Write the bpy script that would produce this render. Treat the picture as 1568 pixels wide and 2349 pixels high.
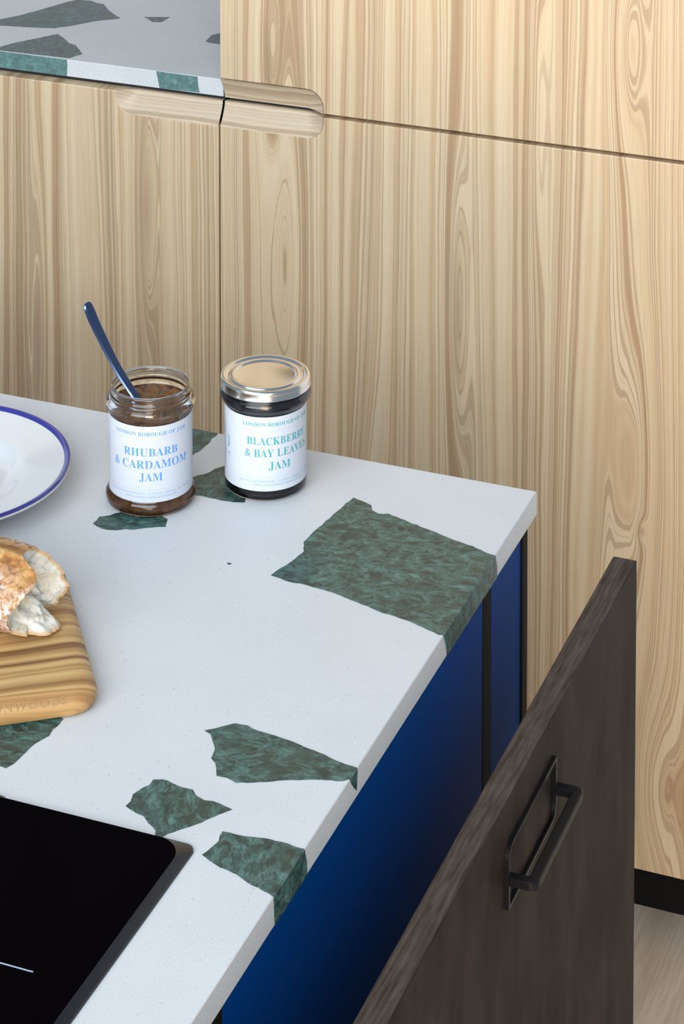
import bpy, bmesh, math, random
from mathutils import Vector, noise, Matrix

for o in list(bpy.data.objects):
    bpy.data.objects.remove(o)
S = bpy.context.scene
COL = S.collection
random.seed(7)

# ------------------------------------------------------------------ camera
cam = bpy.data.cameras.new('camera')
cam.sensor_fit = 'VERTICAL'
cam.sensor_height = 36.0
cam.lens = 5770.34 / 2349.0 * 36.0
cam.shift_x = 0.0
cam.shift_y = -(1174.5 + 1296.05) / 2349.0
cam.clip_start = 0.05
cam_o = bpy.data.objects.new('camera', cam)
COL.objects.link(cam_o)
cam_o.location = (0.0, 0.0, 1.94)
cam_o.rotation_euler = (math.radians(90 - 3.66537), 0.0, math.radians(21.37052))
S.camera = cam_o

# ------------------------------------------------------------------ light
world = bpy.data.worlds.new('daylight')
S.world = world
world.use_nodes = True
bg = world.node_tree.nodes['Background']
bg.inputs['Color'].default_value = (0.66, 0.82, 1.0, 1)
bg.inputs['Strength'].default_value = 0.34


def area(name, loc, target, sx, sy, power, color):
    l = bpy.data.lights.new(name, 'AREA')
    l.shape = 'RECTANGLE'
    l.size, l.size_y = sx, sy
    l.energy = power
    l.color = color
    o = bpy.data.objects.new(name, l)
    COL.objects.link(o)
    o.location = loc
    d = Vector(target) - Vector(loc)
    o.rotation_euler = d.to_track_quat('-Z', 'Y').to_euler()
    return o


# garden glazing behind the camera, to the left, and a roof light over the island
area('garden_glazing_light', (-0.7, -2.9, 1.75), (-0.9, 2.6, 0.8), 4.8, 2.2, 125, (0.86, 0.93, 1.0))
area('glass_roof_light', (-0.45, -1.9, 3.05), (-0.85, 2.4, 0.8), 4.8, 1.9, 180, (0.86, 0.93, 1.0))
area('roof_light', (-1.5, 0.7, 3.2), (-1.2, 1.3, 0.9), 1.8, 1.4, 10, (0.84, 0.92, 1.0))
# added warm fill with no real source, brightens the lower wood and floor
area('warm_fill_light', (0.50, -1.5, 0.75), (-0.65, 2.8, 0.35), 1.2, 0.8, 46, (1.0, 0.70, 0.40))

S.view_settings.view_transform = 'Standard'
S.view_settings.look = 'None'
S.view_settings.exposure = 0.17
S.view_settings.gamma = 1.0
S.view_settings.use_curve_mapping = False


# ------------------------------------------------------------------ helpers
def tag(o, label=None, cat=None, group=None, kind=None):
    if label: o['label'] = label
    if cat: o['category'] = cat
    if group: o['group'] = group
    if kind: o['kind'] = kind
    return o


def thing(name, loc, label, cat, group=None):
    o = bpy.data.objects.new(name, None)
    o.empty_display_size = 0.02
    COL.objects.link(o)
    o.location = loc
    return tag(o, label, cat, group)


def origin(o):
    v = Vector((0, 0, 0))
    while o is not None:
        v = v + o.location
        o = o.parent
    return v


def mk(name, verts, faces, mat, parent=None, smooth=False, angle=None, fmats=None, mats=None):
    """one mesh object; verts are world coordinates"""
    off = origin(parent) if parent else Vector((0, 0, 0))
    me = bpy.data.meshes.new(name)
    me.from_pydata([tuple(Vector(v) - off) for v in verts], [], faces)
    for m in (mats or [mat]):
        me.materials.append(m)
    if fmats:
        me.polygons.foreach_set('material_index', fmats)
    bm = bmesh.new()
    bm.from_mesh(me)
    bmesh.ops.recalc_face_normals(bm, faces=bm.faces)
    bm.to_mesh(me)
    bm.free()
    if smooth:
        me.polygons.foreach_set('use_smooth', [True] * len(me.polygons))
        if angle is not None:
            me.set_sharp_from_angle(angle=math.radians(angle))
    me.update()
    o = bpy.data.objects.new(name, me)
    COL.objects.link(o)
    if parent:
        o.parent = parent
    return o


def bevel(o, w, seg=2):
    m = o.modifiers.new('bevel', 'BEVEL')
    m.width = w
    m.segments = seg
    m.limit_method = 'ANGLE'
    m.angle_limit = math.radians(40)
    o.data.polygons.foreach_set('use_smooth', [True] * len(o.data.polygons))
    o.data.set_sharp_from_angle(angle=math.radians(50))
    return o


def box_data(x0, x1, y0, y1, z0, z1):
    v = [(x, y, z) for x in (x0, x1) for y in (y0, y1) for z in (z0, z1)]
    f = [(0, 1, 3, 2), (4, 6, 7, 5), (0, 4, 5, 1), (2, 3, 7, 6), (0, 2, 6, 4), (1, 5, 7, 3)]
    return v, f


def box(name, x0, x1, y0, y1, z0, z1, mat, parent=None, bev=0.0, seg=2):
    v, f = box_data(x0, x1, y0, y1, z0, z1)
    o = mk(name, v, f, mat, parent)
    if bev:
        bevel(o, bev, seg)
    return o


def prism(name, top, bot, mat, parent=None, **kw):
    """loft between two matching loops of 3D points"""
    n = len(top)
    v = list(top) + list(bot)
    f = [tuple(range(n)), tuple(range(2 * n - 1, n - 1, -1))]
    f += [(i, (i + 1) % n, n + (i + 1) % n, n + i) for i in range(n)]
    return mk(name, v, f, mat, parent, **kw)


def lathe(name, c, prof, mat, parent=None, n=96, close=False, wob=None, **kw):
    """prof: list of (r, z) ; c: axis base"""
    v, f = [], []
    m = len(prof)
    for i in range(n):
        a = 2 * math.pi * i / n
        for j, (r, z) in enumerate(prof):
            rr = r + (wob(a, z) if wob else 0)
            v.append((c[0] + rr * math.cos(a), c[1] + rr * math.sin(a), c[2] + z))
    for i in range(n):
        k = (i + 1) % n
        for j in range(m if close else m - 1):
            j2 = (j + 1) % m
            f.append((i * m + j, k * m + j, k * m + j2, i * m + j2))
    if not close:
        for j in (0, m - 1):
            if prof[j][0] > 1e-6:
                f.append(tuple(i * m + j for i in range(n)))
    kw.setdefault('smooth', True)
    kw.setdefault('angle', 50)
    o = mk(name, v, f, mat, parent, **kw)
    bm = bmesh.new()
    bm.from_mesh(o.data)
    bmesh.ops.remove_doubles(bm, verts=bm.verts, dist=1e-6)
    bmesh.ops.recalc_face_normals(bm, faces=bm.faces)
    bm.to_mesh(o.data)
    bm.free()
    return o


def chaikin(p, n=2):
    for _ in range(n):
        q = [p[0]]
        for a, b in zip(p[:-1], p[1:]):
            q.append(tuple(x * .75 + y * .25 for x, y in zip(a, b)))
            q.append(tuple(x * .25 + y * .75 for x, y in zip(a, b)))
        q.append(p[-1])
        p = q
    return p


# ------------------------------------------------------------------ materials
class NT:
    """small node-building helper"""
    def __init__(self, name):
        self.m = bpy.data.materials.new(name)
        self.m.use_nodes = True
        self.t = self.m.node_tree
        self.b = self.t.nodes['Principled BSDF']

    def new(self, kind, **props):
        n = self.t.nodes.new(kind)
        for k, v in props.items():
            setattr(n, k, v)
        return n

    def put(self, sock, val):
        if val is None:
            return
        if hasattr(val, 'is_linked') or hasattr(val, 'links'):
            self.t.links.new(val, sock)
        else:
            sock.default_value = val

    def math(self, op, a, b=None, c=None, clamp=False):
        n = self.new('ShaderNodeMath', operation=op)
        n.use_clamp = clamp
        for i, x in enumerate((a, b, c)):
            self.put(n.inputs[i], x)
        return n.outputs[0]

    def pos(self):
        return self.new('ShaderNodeNewGeometry').outputs['Position']

    def obj(self):
        return self.new('ShaderNodeTexCoord').outputs['Object']

    def xyz(self, v):
        s = self.new('ShaderNodeSeparateXYZ')
        self.put(s.inputs[0], v)
        return s.outputs

    def vec(self, x, y, z):
        s = self.new('ShaderNodeCombineXYZ')
        for i, a in enumerate((x, y, z)):
            self.put(s.inputs[i], a)
        return s.outputs[0]

    def scale(self, v, s):
        n = self.new('ShaderNodeVectorMath', operation='MULTIPLY')
        self.put(n.inputs[0], v)
        n.inputs[1].default_value = s
        return n.outputs[0]

    def noise(self, v, scale, detail=2.0, rough=.5, dist=0.0, dim='3D', col=False):
        n = self.new('ShaderNodeTexNoise', noise_dimensions=dim)
        if dim == '1D':
            self.put(n.inputs['W'], v)
        else:
            self.put(n.inputs['Vector'], v)
        n.inputs['Scale'].default_value = scale
        n.inputs['Detail'].default_value = detail
        n.inputs['Roughness'].default_value = rough
        n.inputs['Distortion'].default_value = dist
        return n.outputs['Color' if col else 'Fac']

    def ramp(self, fac, stops, interp='LINEAR'):
        n = self.new('ShaderNodeValToRGB')
        n.color_ramp.interpolation = interp
        e = n.color_ramp.elements
        while len(e) < len(stops):
            e.new(0.5)
        for el, (p, c) in zip(e, stops):
            el.position = p
            el.color = (c, c, c, 1) if isinstance(c, (int, float)) else (*c, 1)
        self.put(n.inputs[0], fac)
        return n.outputs[0]

    def mix(self, fac, a, b, mode='MIX'):
        n = self.new('ShaderNodeMix', data_type='RGBA', blend_type=mode)
        self.put(n.inputs[0], fac)
        for s, x in ((n.inputs[6], a), (n.inputs[7], b)):
            self.put(s, (*x, 1) if isinstance(x, tuple) else x)
        return n.outputs[2]

    def bump(self, h, strength=.2, dist=.001):
        n = self.new('ShaderNodeBump')
        n.inputs['Strength'].default_value = strength
        n.inputs['Distance'].default_value = dist
        self.put(n.inputs['Height'], h)
        self.t.links.new(n.outputs[0], self.b.inputs['Normal'])

    def set(self, **kw):
        names = dict(color='Base Color', rough='Roughness', metal='Metallic', ior='IOR', spec='Specular IOR Level',
                     coat='Coat Weight', coat_rough='Coat Roughness', trans='Transmission Weight', sss='Subsurface Weight',
                     sheen='Sheen Weight', emit='Emission Strength')
        for k, v in kw.items():
            s = self.b.inputs[names[k]]
            self.put(s, (*v, 1) if isinstance(v, tuple) and len(v) == 3 else v)
        return self.m


def plain(name, color, rough=.5, **kw):
    return NT(name).set(color=color, rough=rough, **kw)


def wood_veneer():
    """vertical ash / olive ash veneer: cathedral ovals among straight streaks"""
    N = NT('olive_ash_veneer')
    p = N.pos()
    x, y, z = N.xyz(p)
    w1 = N.noise(N.vec(N.math('MULTIPLY', x, 6.0), 0.0, N.math('MULTIPLY', z, .55)), 1.0, 1.0)
    w2 = N.noise(N.vec(N.math('MULTIPLY', x, 20.0), 3.0, N.math('MULTIPLY', z, 1.7)), 1.0, 2.0)
    w3 = N.noise(N.vec(N.math('MULTIPLY', x, 70.0), 7.0, N.math('MULTIPLY', z, 7.0)), 1.0, 2.0)
    F = N.math('ADD', x, N.math('MULTIPLY', N.math('SUBTRACT', w1, .5), .050))
    F = N.math('ADD', F, N.math('MULTIPLY', N.math('SUBTRACT', w2, .5), .020))
    F = N.math('ADD', F, N.math('MULTIPLY', N.math('SUBTRACT', w3, .5), .0036))
    # hearts of the cathedral figure: x, z, half width, half height, amount
    for (bx, bz, sx, sz, am) in BUMPS:
        ex = N.math('POWER', N.math('DIVIDE', N.math('SUBTRACT', x, bx), sx), 2.0)
        ez = N.math('POWER', N.math('ABSOLUTE', N.math('DIVIDE', N.math('SUBTRACT', z, bz), sz)), 2.0)
        g = N.math('EXPONENT', N.math('MULTIPLY', N.math('ADD', ex, ez), -1.0))
        F = N.math('MULTIPLY_ADD', g, am, F)
    broad = N.noise(F, 24.0, 2.0, .55, dim='1D')
    mid = N.noise(F, 75.0, 2.0, .5, dim='1D')
    fine = N.noise(F, 330.0, 2.0, .6, dim='1D')
    pores = N.noise(N.vec(N.math('MULTIPLY', x, 1100.0), N.math('MULTIPLY', y, 300.0), N.math('MULTIPLY', z, 16.0)), 1.0, 2.0)
    # narrow dark latewood lines, crowded together where the broad figure is dark
    thr = N.math('MULTIPLY_ADD', N.math('SUBTRACT', .52, broad), .80, .465)
    line = N.math('MULTIPLY', N.math('SUBTRACT', thr, fine), 9.0, clamp=True)
    band = N.math('MULTIPLY', N.math('SUBTRACT', N.math('MULTIPLY_ADD', N.math('SUBTRACT', .5, broad), .9, .475), mid), 4.5, clamp=True)
    c = N.mix(N.ramp(mid, [(.35, 0.0), (.65, 1.0)]), (.690, .500, .300), (.765, .600, .395))
    c = N.mix(N.math('MULTIPLY', band, .60), c, (.455, .285, .160))
    c = N.mix(N.math('MULTIPLY', line, .55), c, (.410, .255, .140))
    for (bx, bz, sx, sz) in HEARTS:          # darker heartwood in the middle of the ovals
        ex = N.math('POWER', N.math('DIVIDE', N.math('ADD', N.math('SUBTRACT', x, bx), N.math('MULTIPLY', N.math('SUBTRACT', w2, .5), .012)), sx), 2.0)
        ez = N.math('POWER', N.math('DIVIDE', N.math('SUBTRACT', z, bz), sz), 2.0)
        g = N.math('EXPONENT', N.math('MULTIPLY', N.math('ADD', ex, ez), -1.0))
        c = N.mix(N.math('MULTIPLY', g, .60), c, (.400, .250, .150))
    c = N.mix(.18, c, N.ramp(pores, [(.35, .55), (.6, 1.0)]), 'MULTIPLY')
    N.bump(pores, .06, .0005)
    return N.set(color=c, rough=.40, spec=.5)


def wood_cross(name, light, dark, axis=0, freq=170.0, wob=.01):
    """straight-grained solid wood, grain running along `axis`"""
    N = NT(name)
    c = list(N.xyz(N.pos()))
    a = c[axis]
    o = [c[i] for i in range(3) if i != axis]
    across = N.math('ADD', N.math('MULTIPLY', o[0], .6), o[1])
    w1 = N.noise(N.vec(N.math('MULTIPLY', a, 9.0), N.math('MULTIPLY', across, 25.0), 0.0), 1.0, 2.0)
    F = N.math('MULTIPLY_ADD', N.math('SUBTRACT', w1, .5), wob, across)
    st = N.noise(F, freq, 3.0, .6, dim='1D')
    fine = N.noise(N.vec(N.math('MULTIPLY', a, 40.0), N.math('MULTIPLY', across, 1400.0), 0.0), 1.0, 2.0)
    col = N.ramp(st, [(.34, dark), (.60, light)])
    col = N.mix(.3, col, N.ramp(fine, [(.35, .6), (.6, 1.0)]), 'MULTIPLY')
    N.bump(fine, .06, .0005)
    return N.set(color=col, rough=.45)


def terrazzo():
    N = NT('white_terrazzo')
    p = N.pos()
    a = N.noise(p, 1300.0, 2.0, .6)
    b = N.noise(p, 420.0, 1.0)
    d = N.noise(p, 14.0, 2.0)
    c = N.ramp(a, [(.28, (.50, .51, .52)), (.42, (.655, .665, .670)), (.60, (.690, .700, .705)), (.74, (.79, .80, .80))])
    c = N.mix(.7, c, N.ramp(b, [(.20, (.62, .64, .66)), (.30, (1, 1, 1))]), 'MULTIPLY')
    c = N.mix(.5, c, N.ramp(d, [(.3, .93), (.6, 1.0)]), 'MULTIPLY')
    return N.set(color=c, rough=.42, spec=.4)


def marble(name, tone, pale=0.0):
    N = NT(name)
    p = N.pos()
    info = N.new('ShaderNodeObjectInfo').outputs['Random']
    rx = N.new('ShaderNodeVectorRotate', rotation_type='Z_AXIS')
    N.put(rx.inputs['Vector'], p)
    N.put(rx.inputs['Angle'], N.math('MULTIPLY', info, 3.0))
    q = N.scale(rx.outputs[0], (1.0, .55, 1.0))
    warp = N.noise(q, 60.0, 3.0, .6, col=True)
    add = N.new('ShaderNodeVectorMath', operation='MULTIPLY_ADD')
    N.put(add.inputs[0], warp)
    add.inputs[1].default_value = (.016, .016, .016)
    N.put(add.inputs[2], q)
    w = add.outputs[0]
    n1 = N.noise(w, 130.0, 6.0, .72, .5)
    n2 = N.noise(w, 60.0, 5.0, .65, .8)
    n3 = N.noise(q, 40.0, 4.0, .65, .4)
    n4 = N.noise(w, 34.0, 4.0, .6, 1.0)
    ridge = N.math('SUBTRACT', 1.0, N.math('MULTIPLY', N.math('ABSOLUTE', N.math('SUBTRACT', n2, .5)), 26.0), clamp=True)
    vein = N.math('SUBTRACT', 1.0, N.math('MULTIPLY', N.math('ABSOLUTE', N.math('SUBTRACT', n4, .54)), 34.0), clamp=True)
    c = N.ramp(n1, [(.34, (.020, .031, .028)), (.46, (.046, .078, .070)), (.56, (.082, .142, .128)), (.68, (.200, .310, .290))])
    c = N.mix(N.ramp(n3, [(.50, 0.0), (.66, .60)]), c, (.045, .056, .044))
    c = N.mix(N.math('MULTIPLY', ridge, .45), c, (.22, .33, .31))
    c = N.mix(N.math('MULTIPLY', vein, .40), c, (.022, .034, .033))
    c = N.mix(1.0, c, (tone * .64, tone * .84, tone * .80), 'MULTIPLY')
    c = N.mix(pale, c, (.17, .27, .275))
    return N.set(color=c, rough=.36, spec=.4)


def jam(name, c0, c1, bumpy=True):
    N = NT(name)
    p = N.pos()
    a = N.noise(p, 160.0, 4.0, .6, .6)
    c = N.ramp(a, [(.35, c0), (.65, c1)])
    if bumpy:
        N.bump(N.noise(p, 420.0, 2.0, .6, .4), .5, .0012)
    return N.set(color=c, rough=.18, spec=.5)


def bread_crust():
    N = NT('bread_crust')
    p = N.pos()
    x, y, z = N.xyz(p)
    a = N.noise(p, 55.0, 4.0, .65)
    b = N.noise(p, 260.0, 4.0, .65)
    f = N.noise(p, 38.0, 3.0, .6, .5)
    c = N.ramp(a, [(.30, (.210, .085, .030)), (.43, (.430, .190, .060)), (.55, (.590, .330, .120)), (.70, (.720, .510, .270))])
    c = N.mix(.65, c, N.ramp(b, [(.30, .35), (.55, 1.0)]), 'MULTIPLY')
    # flour dusting on the flanks, beside the score
    band = N.ramp(N.math('ABSOLUTE', N.math('SUBTRACT', y, 1.581)), [(.013, 0.0), (.024, 1.0)])
    fl = N.math('MULTIPLY', N.ramp(b, [(.40, 0.0), (.56, 1.0)]), N.ramp(f, [(.36, 0.0), (.52, .95)]))
    c = N.mix(N.math('MULTIPLY', fl, band), c, (.70, .64, .60))
    N.bump(N.noise(p, 420.0, 4.0, .65), .6, .002)
    return N.set(color=c, rough=.72, spec=.25)


def bread_crumb():
    N = NT('bread_crumb')
    p = N.pos()
    a = N.noise(p, 90.0, 4.0, .6, .4)
    b = N.noise(p, 320.0, 3.0, .6)
    c = N.ramp(a, [(.28, (.50, .41, .28)), (.42, (.66, .61, .50)), (.58, (.73, .70, .63))])
    c = N.mix(.45, c, N.ramp(b, [(.34, .55), (.50, 1.0)]), 'MULTIPLY')
    # a toasted margin next to the crust
    att = N.new('ShaderNodeAttribute', attribute_name='margin').outputs['Fac']
    c = N.mix(att, c, (.56, .31, .11))
    N.bump(b, .5, .0015)
    return N.set(color=c, rough=.85, spec=.15, sss=.0)


def board_wood():
    N = NT('olive_ash_board')
    x, y, z = N.xyz(N.pos())
    # board axes: e1 along the grain, e2 across
    u = N.math('ADD', N.math('MULTIPLY', x, -.812), N.math('MULTIPLY', y, -.583))
    v = N.math('ADD', N.math('MULTIPLY', x, -.583), N.math('MULTIPLY', y, .812))
    v = N.math('ADD', v, N.math('MULTIPLY', z, .5))
    w1 = N.noise(N.vec(N.math('MULTIPLY', u, 8.0), N.math('MULTIPLY', v, 22.0), 0.0), 1.0, 2.0)
    F = N.math('MULTIPLY_ADD', N.math('SUBTRACT', w1, .5), .010, v)
    st = N.noise(F, 85.0, 3.0, .6, dim='1D')
    fine = N.noise(N.vec(N.math('MULTIPLY', u, 30.0), N.math('MULTIPLY', v, 1200.0), 0.0), 1.0, 2.0)
    c = N.ramp(st, [(.30, (.190, .085, .024)), (.42, (.390, .205, .070)), (.56, (.580, .350, .135)), (.74, (.690, .460, .205))])
    c = N.mix(.25, c, N.ramp(fine, [(.35, .6), (.6, 1.0)]), 'MULTIPLY')
    N.bump(st, .12, .001)
    return N.set(color=c, rough=.48)


def dark_oak(name, k):
    N = NT(name)
    x, y, z = N.xyz(N.pos())
    along = N.noise(N.vec(N.math('MULTIPLY', x, 330.0), N.math('MULTIPLY', y, 22.0), N.math('MULTIPLY', z, 8.0)), 1.0, 3.0, .6, .4)
    streak = N.noise(N.vec(0.0, N.math('MULTIPLY', y, 60.0), N.math('MULTIPLY', z, 1.2)), 1.0, 3.0, .6)
    c = N.ramp(along, [(.32, (.022, .016, .012)), (.66, (.057, .044, .036))])
    c = N.mix(.6, c, N.ramp(streak, [(.35, (.78, .72, .70)), (.6, (1.0, 1.0, 1.0))]), 'MULTIPLY')
    c = N.mix(1.0, c, (k, k, k), 'MULTIPLY')
    N.bump(along, .12, .0008)
    return N.set(color=c, rough=.52, spec=.07)


def floor_wood():
    N = NT('pale_floor_wood')
    p = N.pos()
    x, y, z = N.xyz(p)
    rnd = N.new('ShaderNodeObjectInfo').outputs['Random']
    w = N.noise(N.vec(N.math('MULTIPLY', x, 30.0), N.math('MULTIPLY', y, 3.0), N.math('MULTIPLY', rnd, 40.0)), 1.0, 3.0)
    st = N.noise(N.vec(N.math('MULTIPLY', x, 260.0), N.math('MULTIPLY', y, 12.0), N.math('MULTIPLY', rnd, 9.0)), 1.0, 3.0, .6, .5)
    c = N.ramp(w, [(.3, (.54, .42, .30)), (.65, (.70, .57, .43))])
    c = N.mix(.4, c, N.ramp(st, [(.34, .55), (.6, 1.0)]), 'MULTIPLY')
    return N.set(color=c, rough=.5)


BUMPS = [  # x, z, half width, half height, amount
    (-1.352, 0.770, .014, .17, .032),
    (-1.160, 0.730, .020, .20, -.040),
    (-0.940, 0.710, .013, .17, .032),
    (-0.724, 0.550, .024, .15, -.044),
    (-0.711, 0.474, .007, .014, .022),
    (-0.695, 0.170, .028, .11, .038),
    (-1.182, 1.000, .020, .14, .036),
    (-0.733, 1.050, .020, .12, .036),
    (-1.500, 0.600, .012, .25, -.020),
    (-1.055, 0.300, .022, .22, .036),
    (-0.840, 0.950, .010, .20, .016),
]
HEARTS = [(-1.352, .770, .0085, .085), (-.941, .700, .0075, .085), (-.713, .474, .004, .006), (-1.185, .975, .007, .05)]
M_WOOD = wood_veneer()
M_PULL = wood_cross('solid_ash_lip', (.72, .58, .41), (.50, .36, .23), axis=0, freq=150.0)
M_TERR = terrazzo()
M_CHIP = marble('green_marble', 1.0)
M_CHIP_LIT = marble('green_marble_lit', 1.7, .5)  # same marble, front light on the far worktop edge painted in
M_CHIP_SHADED = marble('green_marble_shaded', .72)  # same marble, shade on the far worktop top painted in
M_BLACK = plain('black_carcass', (.012, .012, .013), .5)
M_PLINTH = plain('black_plinth', (.006, .006, .007), .6, spec=.15)
M_EDGE = plain('dark_brown_edge', (.013, .010, .008), .6, spec=.06)
M_BLUE = plain('blue_lacquer', (.001, .052, .225), .32, spec=.008)
M_OAK = dark_oak('dark_stained_oak', .70)
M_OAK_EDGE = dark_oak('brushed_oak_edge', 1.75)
M_STEEL_BLACK = plain('black_powder_coat', (.006, .006, .007), .36, spec=.22)
M_HOB = plain('black_hob_glass', (.0008, .0006, .0016), .10, spec=.005)
M_HOBEDGE = plain('hob_glass_bevel', (.012, .013, .016), .22, spec=.30)
M_PRINT = plain('hob_print', (.42, .50, .66), .5)
M_PLATE = plain('white_enamel', (.71, .72, .73), .12, coat=.5, coat_rough=.06)
M_BLUERIM = plain('blue_enamel_rim', (.030, .034, .26), .15, coat=.5, coat_rough=.06)
M_BOARD = board_wood()
M_BURN = plain('pressed_wood_mark', (.36, .22, .085), .55)
M_CRUST = bread_crust()
M_CRUMB = bread_crumb()
M_GLASS = plain('clear_glass', (.97, .985, .975), .02, trans=1.0, ior=1.46)
M_JAM1 = jam('rhubarb_jam', (.075, .024, .004), (.170, .066, .014))
M_JAM2 = jam('blackberry_jam', (.004, .002, .004), (.010, .005, .009), False)
M_PAPER = plain('label_paper', (.57, .60, .66), .55, spec=.2)
M_INK1 = plain('blue_ink', (.10, .30, .66), .5)
M_INK2 = plain('teal_ink', (.05, .36, .40), .5)
M_INKP1 = plain('pale_blue_ink', (.33, .46, .68), .5)
M_INKP2 = plain('pale_teal_ink', (.30, .47, .60), .5)
M_LID = plain('brushed_lid_metal', (.70, .68, .64), .20, metal=1.0)
M_SPOON = plain('steel_painted_reflection', (.11, .155, .28), .16, metal=1.0)  # navy base colour paints in the steel's dark sky reflection
M_WALL = plain('white_wall_paint', (.78, .78, .77), .8)
M_FLOOR = floor_wood()
M_SUB = plain('floor_joint', (.05, .04, .03), .9)

ZT = 0.93          # island worktop level
ZBOT = 0.91
XR = -0.589        # right edge of the island worktop
YB = 1.950         # far edge of the island worktop
CF = 2.7813        # front plane of the tall cabinets
DT = 0.020         # door thickness

# ------------------------------------------------------------------ room
floor = box('floor', -3.4, 2.2, -1.2, 3.5, -.05, -.004, M_SUB)
tag(floor, kind='structure')
pv, pf = box_data(0, .1385, 0, 2.2, -.004, 0)
plank_mesh = None
for i in range(40):
    x0 = -3.4 + i * .14
    y = -1.2 - random.uniform(0, 1.6)
    while y < 3.5:
        if plank_mesh is None:
            p = mk('floor_plank', pv, pf, M_FLOOR, floor)
            plank_mesh = p.data
        else:
            p = bpy.data.objects.new('floor_plank', plank_mesh)
            COL.objects.link(p)
            p.parent = floor
        lo, hi = max(y, -1.2), min(y + 2.198, 3.5)
        p.location = (x0, lo, 0)
        p.scale = (1, max(hi - lo, .05) / 2.2, 1)
        y += 2.2
wall = box('wall_back', -3.4, 2.2, 3.43, 3.5, 0, 2.7, M_WALL)
tag(wall, kind='structure')


# ------------------------------------------------------------------ cabinet fronts
def d_outline(x0, x1, r, zf, sgn, h, n=8):
    """outline of a finger pull from (x0, zf+sgn*h) to the seam end (x1, zf); x1 is the rounded end"""
    s = 1 if x1 > x0 else -1
    pts = [(x0, zf + sgn * h)]
    cx, cz = x1 - s * r, zf + sgn * (h - r)
    for k in range(n + 1):
        a = math.pi / 2 * (1 - k / n)
        pts.append((cx + s * r * math.cos(a), cz + sgn * r * math.sin(a)))
    pts.append((x1, zf))
    return pts


def poly_door(name, outline, parent, bev=.0012):
    top = [(x, CF, z) for x, z in outline]
    bot = [(x, CF + DT, z) for x, z in outline]
    o = prism(name, top, bot, M_WOOD, parent)
    bevel(o, bev, 2)
    return o


def finger_pull(door, x0, x1, r, zf, sgn, h, depth=.0145):
    """coved lip of solid ash sunk into the door edge"""
    s = 1 if x1 > x0 else -1
    nx, nz = 44, 12
    v, f = [], []
    xs = [x0 + (x1 - x0) * (1 - (1 - i / nx) ** 1.7) for i in range(nx + 1)]

    def lim(x):
        d = s * (x - (x1 - s * r))
        if d <= 0:
            return h
        return h - r + math.sqrt(max(r * r - d * d, 0))
    for x in xs:
        hh = lim(x)
        for j in range(nz + 1):
            t = hh * (1 - j / nz)            # distance from the seam
            de = hh - t                      # distance from the outline
            d = s * (x - (x1 - s * r))
            if d > 0 and t > h - r:
                de = r - math.hypot(d, t - (h - r))
            elif d > 0:
                de = min(de, s * (x1 - x))
            q = min(1, max(de, 0) / (h * .92))
            v.append((x, CF + depth * (1 - (1 - q) ** 1.35), zf + sgn * t))
    m = nz + 1
    for i in range(nx):
        for j in range(nz):
            f.append((i * m + j, (i + 1) * m + j, (i + 1) * m + j + 1, i * m + j + 1))
    # underside of the lip back to the rear of the door
    b0 = len(v)
    for i in range(nx + 1):
        x, y, z = v[i * m + nz]
        v.append((x, CF + DT, z))
    for i in range(nx):
        f.append((i * m + nz, (i + 1) * m + nz, b0 + i + 1, b0 + i))
    # closed end at the straight side
    return mk('finger_pull', v, f, M_PULL, door, smooth=True, angle=45)


ZS = .9195         # level of the seam
g = .0022
# tall cabinet on the right
XL, XE = -1.2500, -0.560
tall = thing('tall_cabinet', ((XL + XE) / 2, 3.1, 0),
             'tall ash veneer cabinet with two stacked doors meeting at a finger pull', 'cabinet')
box('body', XL + .003, XE, CF + DT + .002, 3.42, .058, 2.42, M_BLACK, tall)
box('plinth', XL + .003, XE + .02, CF + .030, 3.40, 0, .0615, M_PLINTH, tall)
X1 = -1.1130
zl, zu = ZS - g, ZS + g
HP = .0280
o = d_outline(XL, X1, .022, zl, -1, HP)
low = poly_door('door', [(XL, .0635), (XE, .0635), (XE, zl)] + o[::-1], tall)
low['label'] = 'lower ash door of the tall cabinet'
finger_pull(low, XL + .0004, X1, .022, zl, -1, HP)
o = d_outline(XL, X1, .022, zu, 1, HP)
upd = poly_door('door', [(XL, 2.40)] + o + [(XE, zu), (XE, 2.40)], tall)
upd['label'] = 'upper ash door of the tall cabinet'
finger_pull(upd, XL + .0004, X1, .022, zu, 1, HP)

# base cabinet on the left
BX0, BX1 = -2.1500, -1.2522
base = thing('base_cabinet', ((BX0 + BX1) / 2, 3.1, 0),
             'ash veneer base cabinet under the far terrazzo worktop, finger pull at its top corner', 'cabinet')
box('body', BX0, BX1 - .001, CF + DT + .002, 3.42, .058, .914, M_BLACK, base)
box('plinth', BX0 - .02, BX1, CF + .030, 3.40, 0, .0615, M_PLINTH, base)
X2 = -1.3935
o = d_outline(BX1, X2, .024, zl, -1, HP)
dl = poly_door('door', [(BX1, .0635)] + o + [(BX0, zl), (BX0, .0635)], base)
finger_pull(dl, BX1 - .0004, X2, .024, zl, -1, HP)


# unseen cabinet-shaped block above the frame, added to shade the far worktop
wc = thing('niche_shade_block', ((BX0 + XL) / 2, 3.1, 1.66), 'unseen ash veneer block added to shade the far worktop', 'cabinet')
box('body', BX0, XL - .004, CF + DT + .002, 3.42, 1.66, 2.42, M_WOOD, wc)
box('door', BX0, XL - .004, CF, CF + DT, 1.66, 2.40, M_WOOD, wc, .0012)


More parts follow.
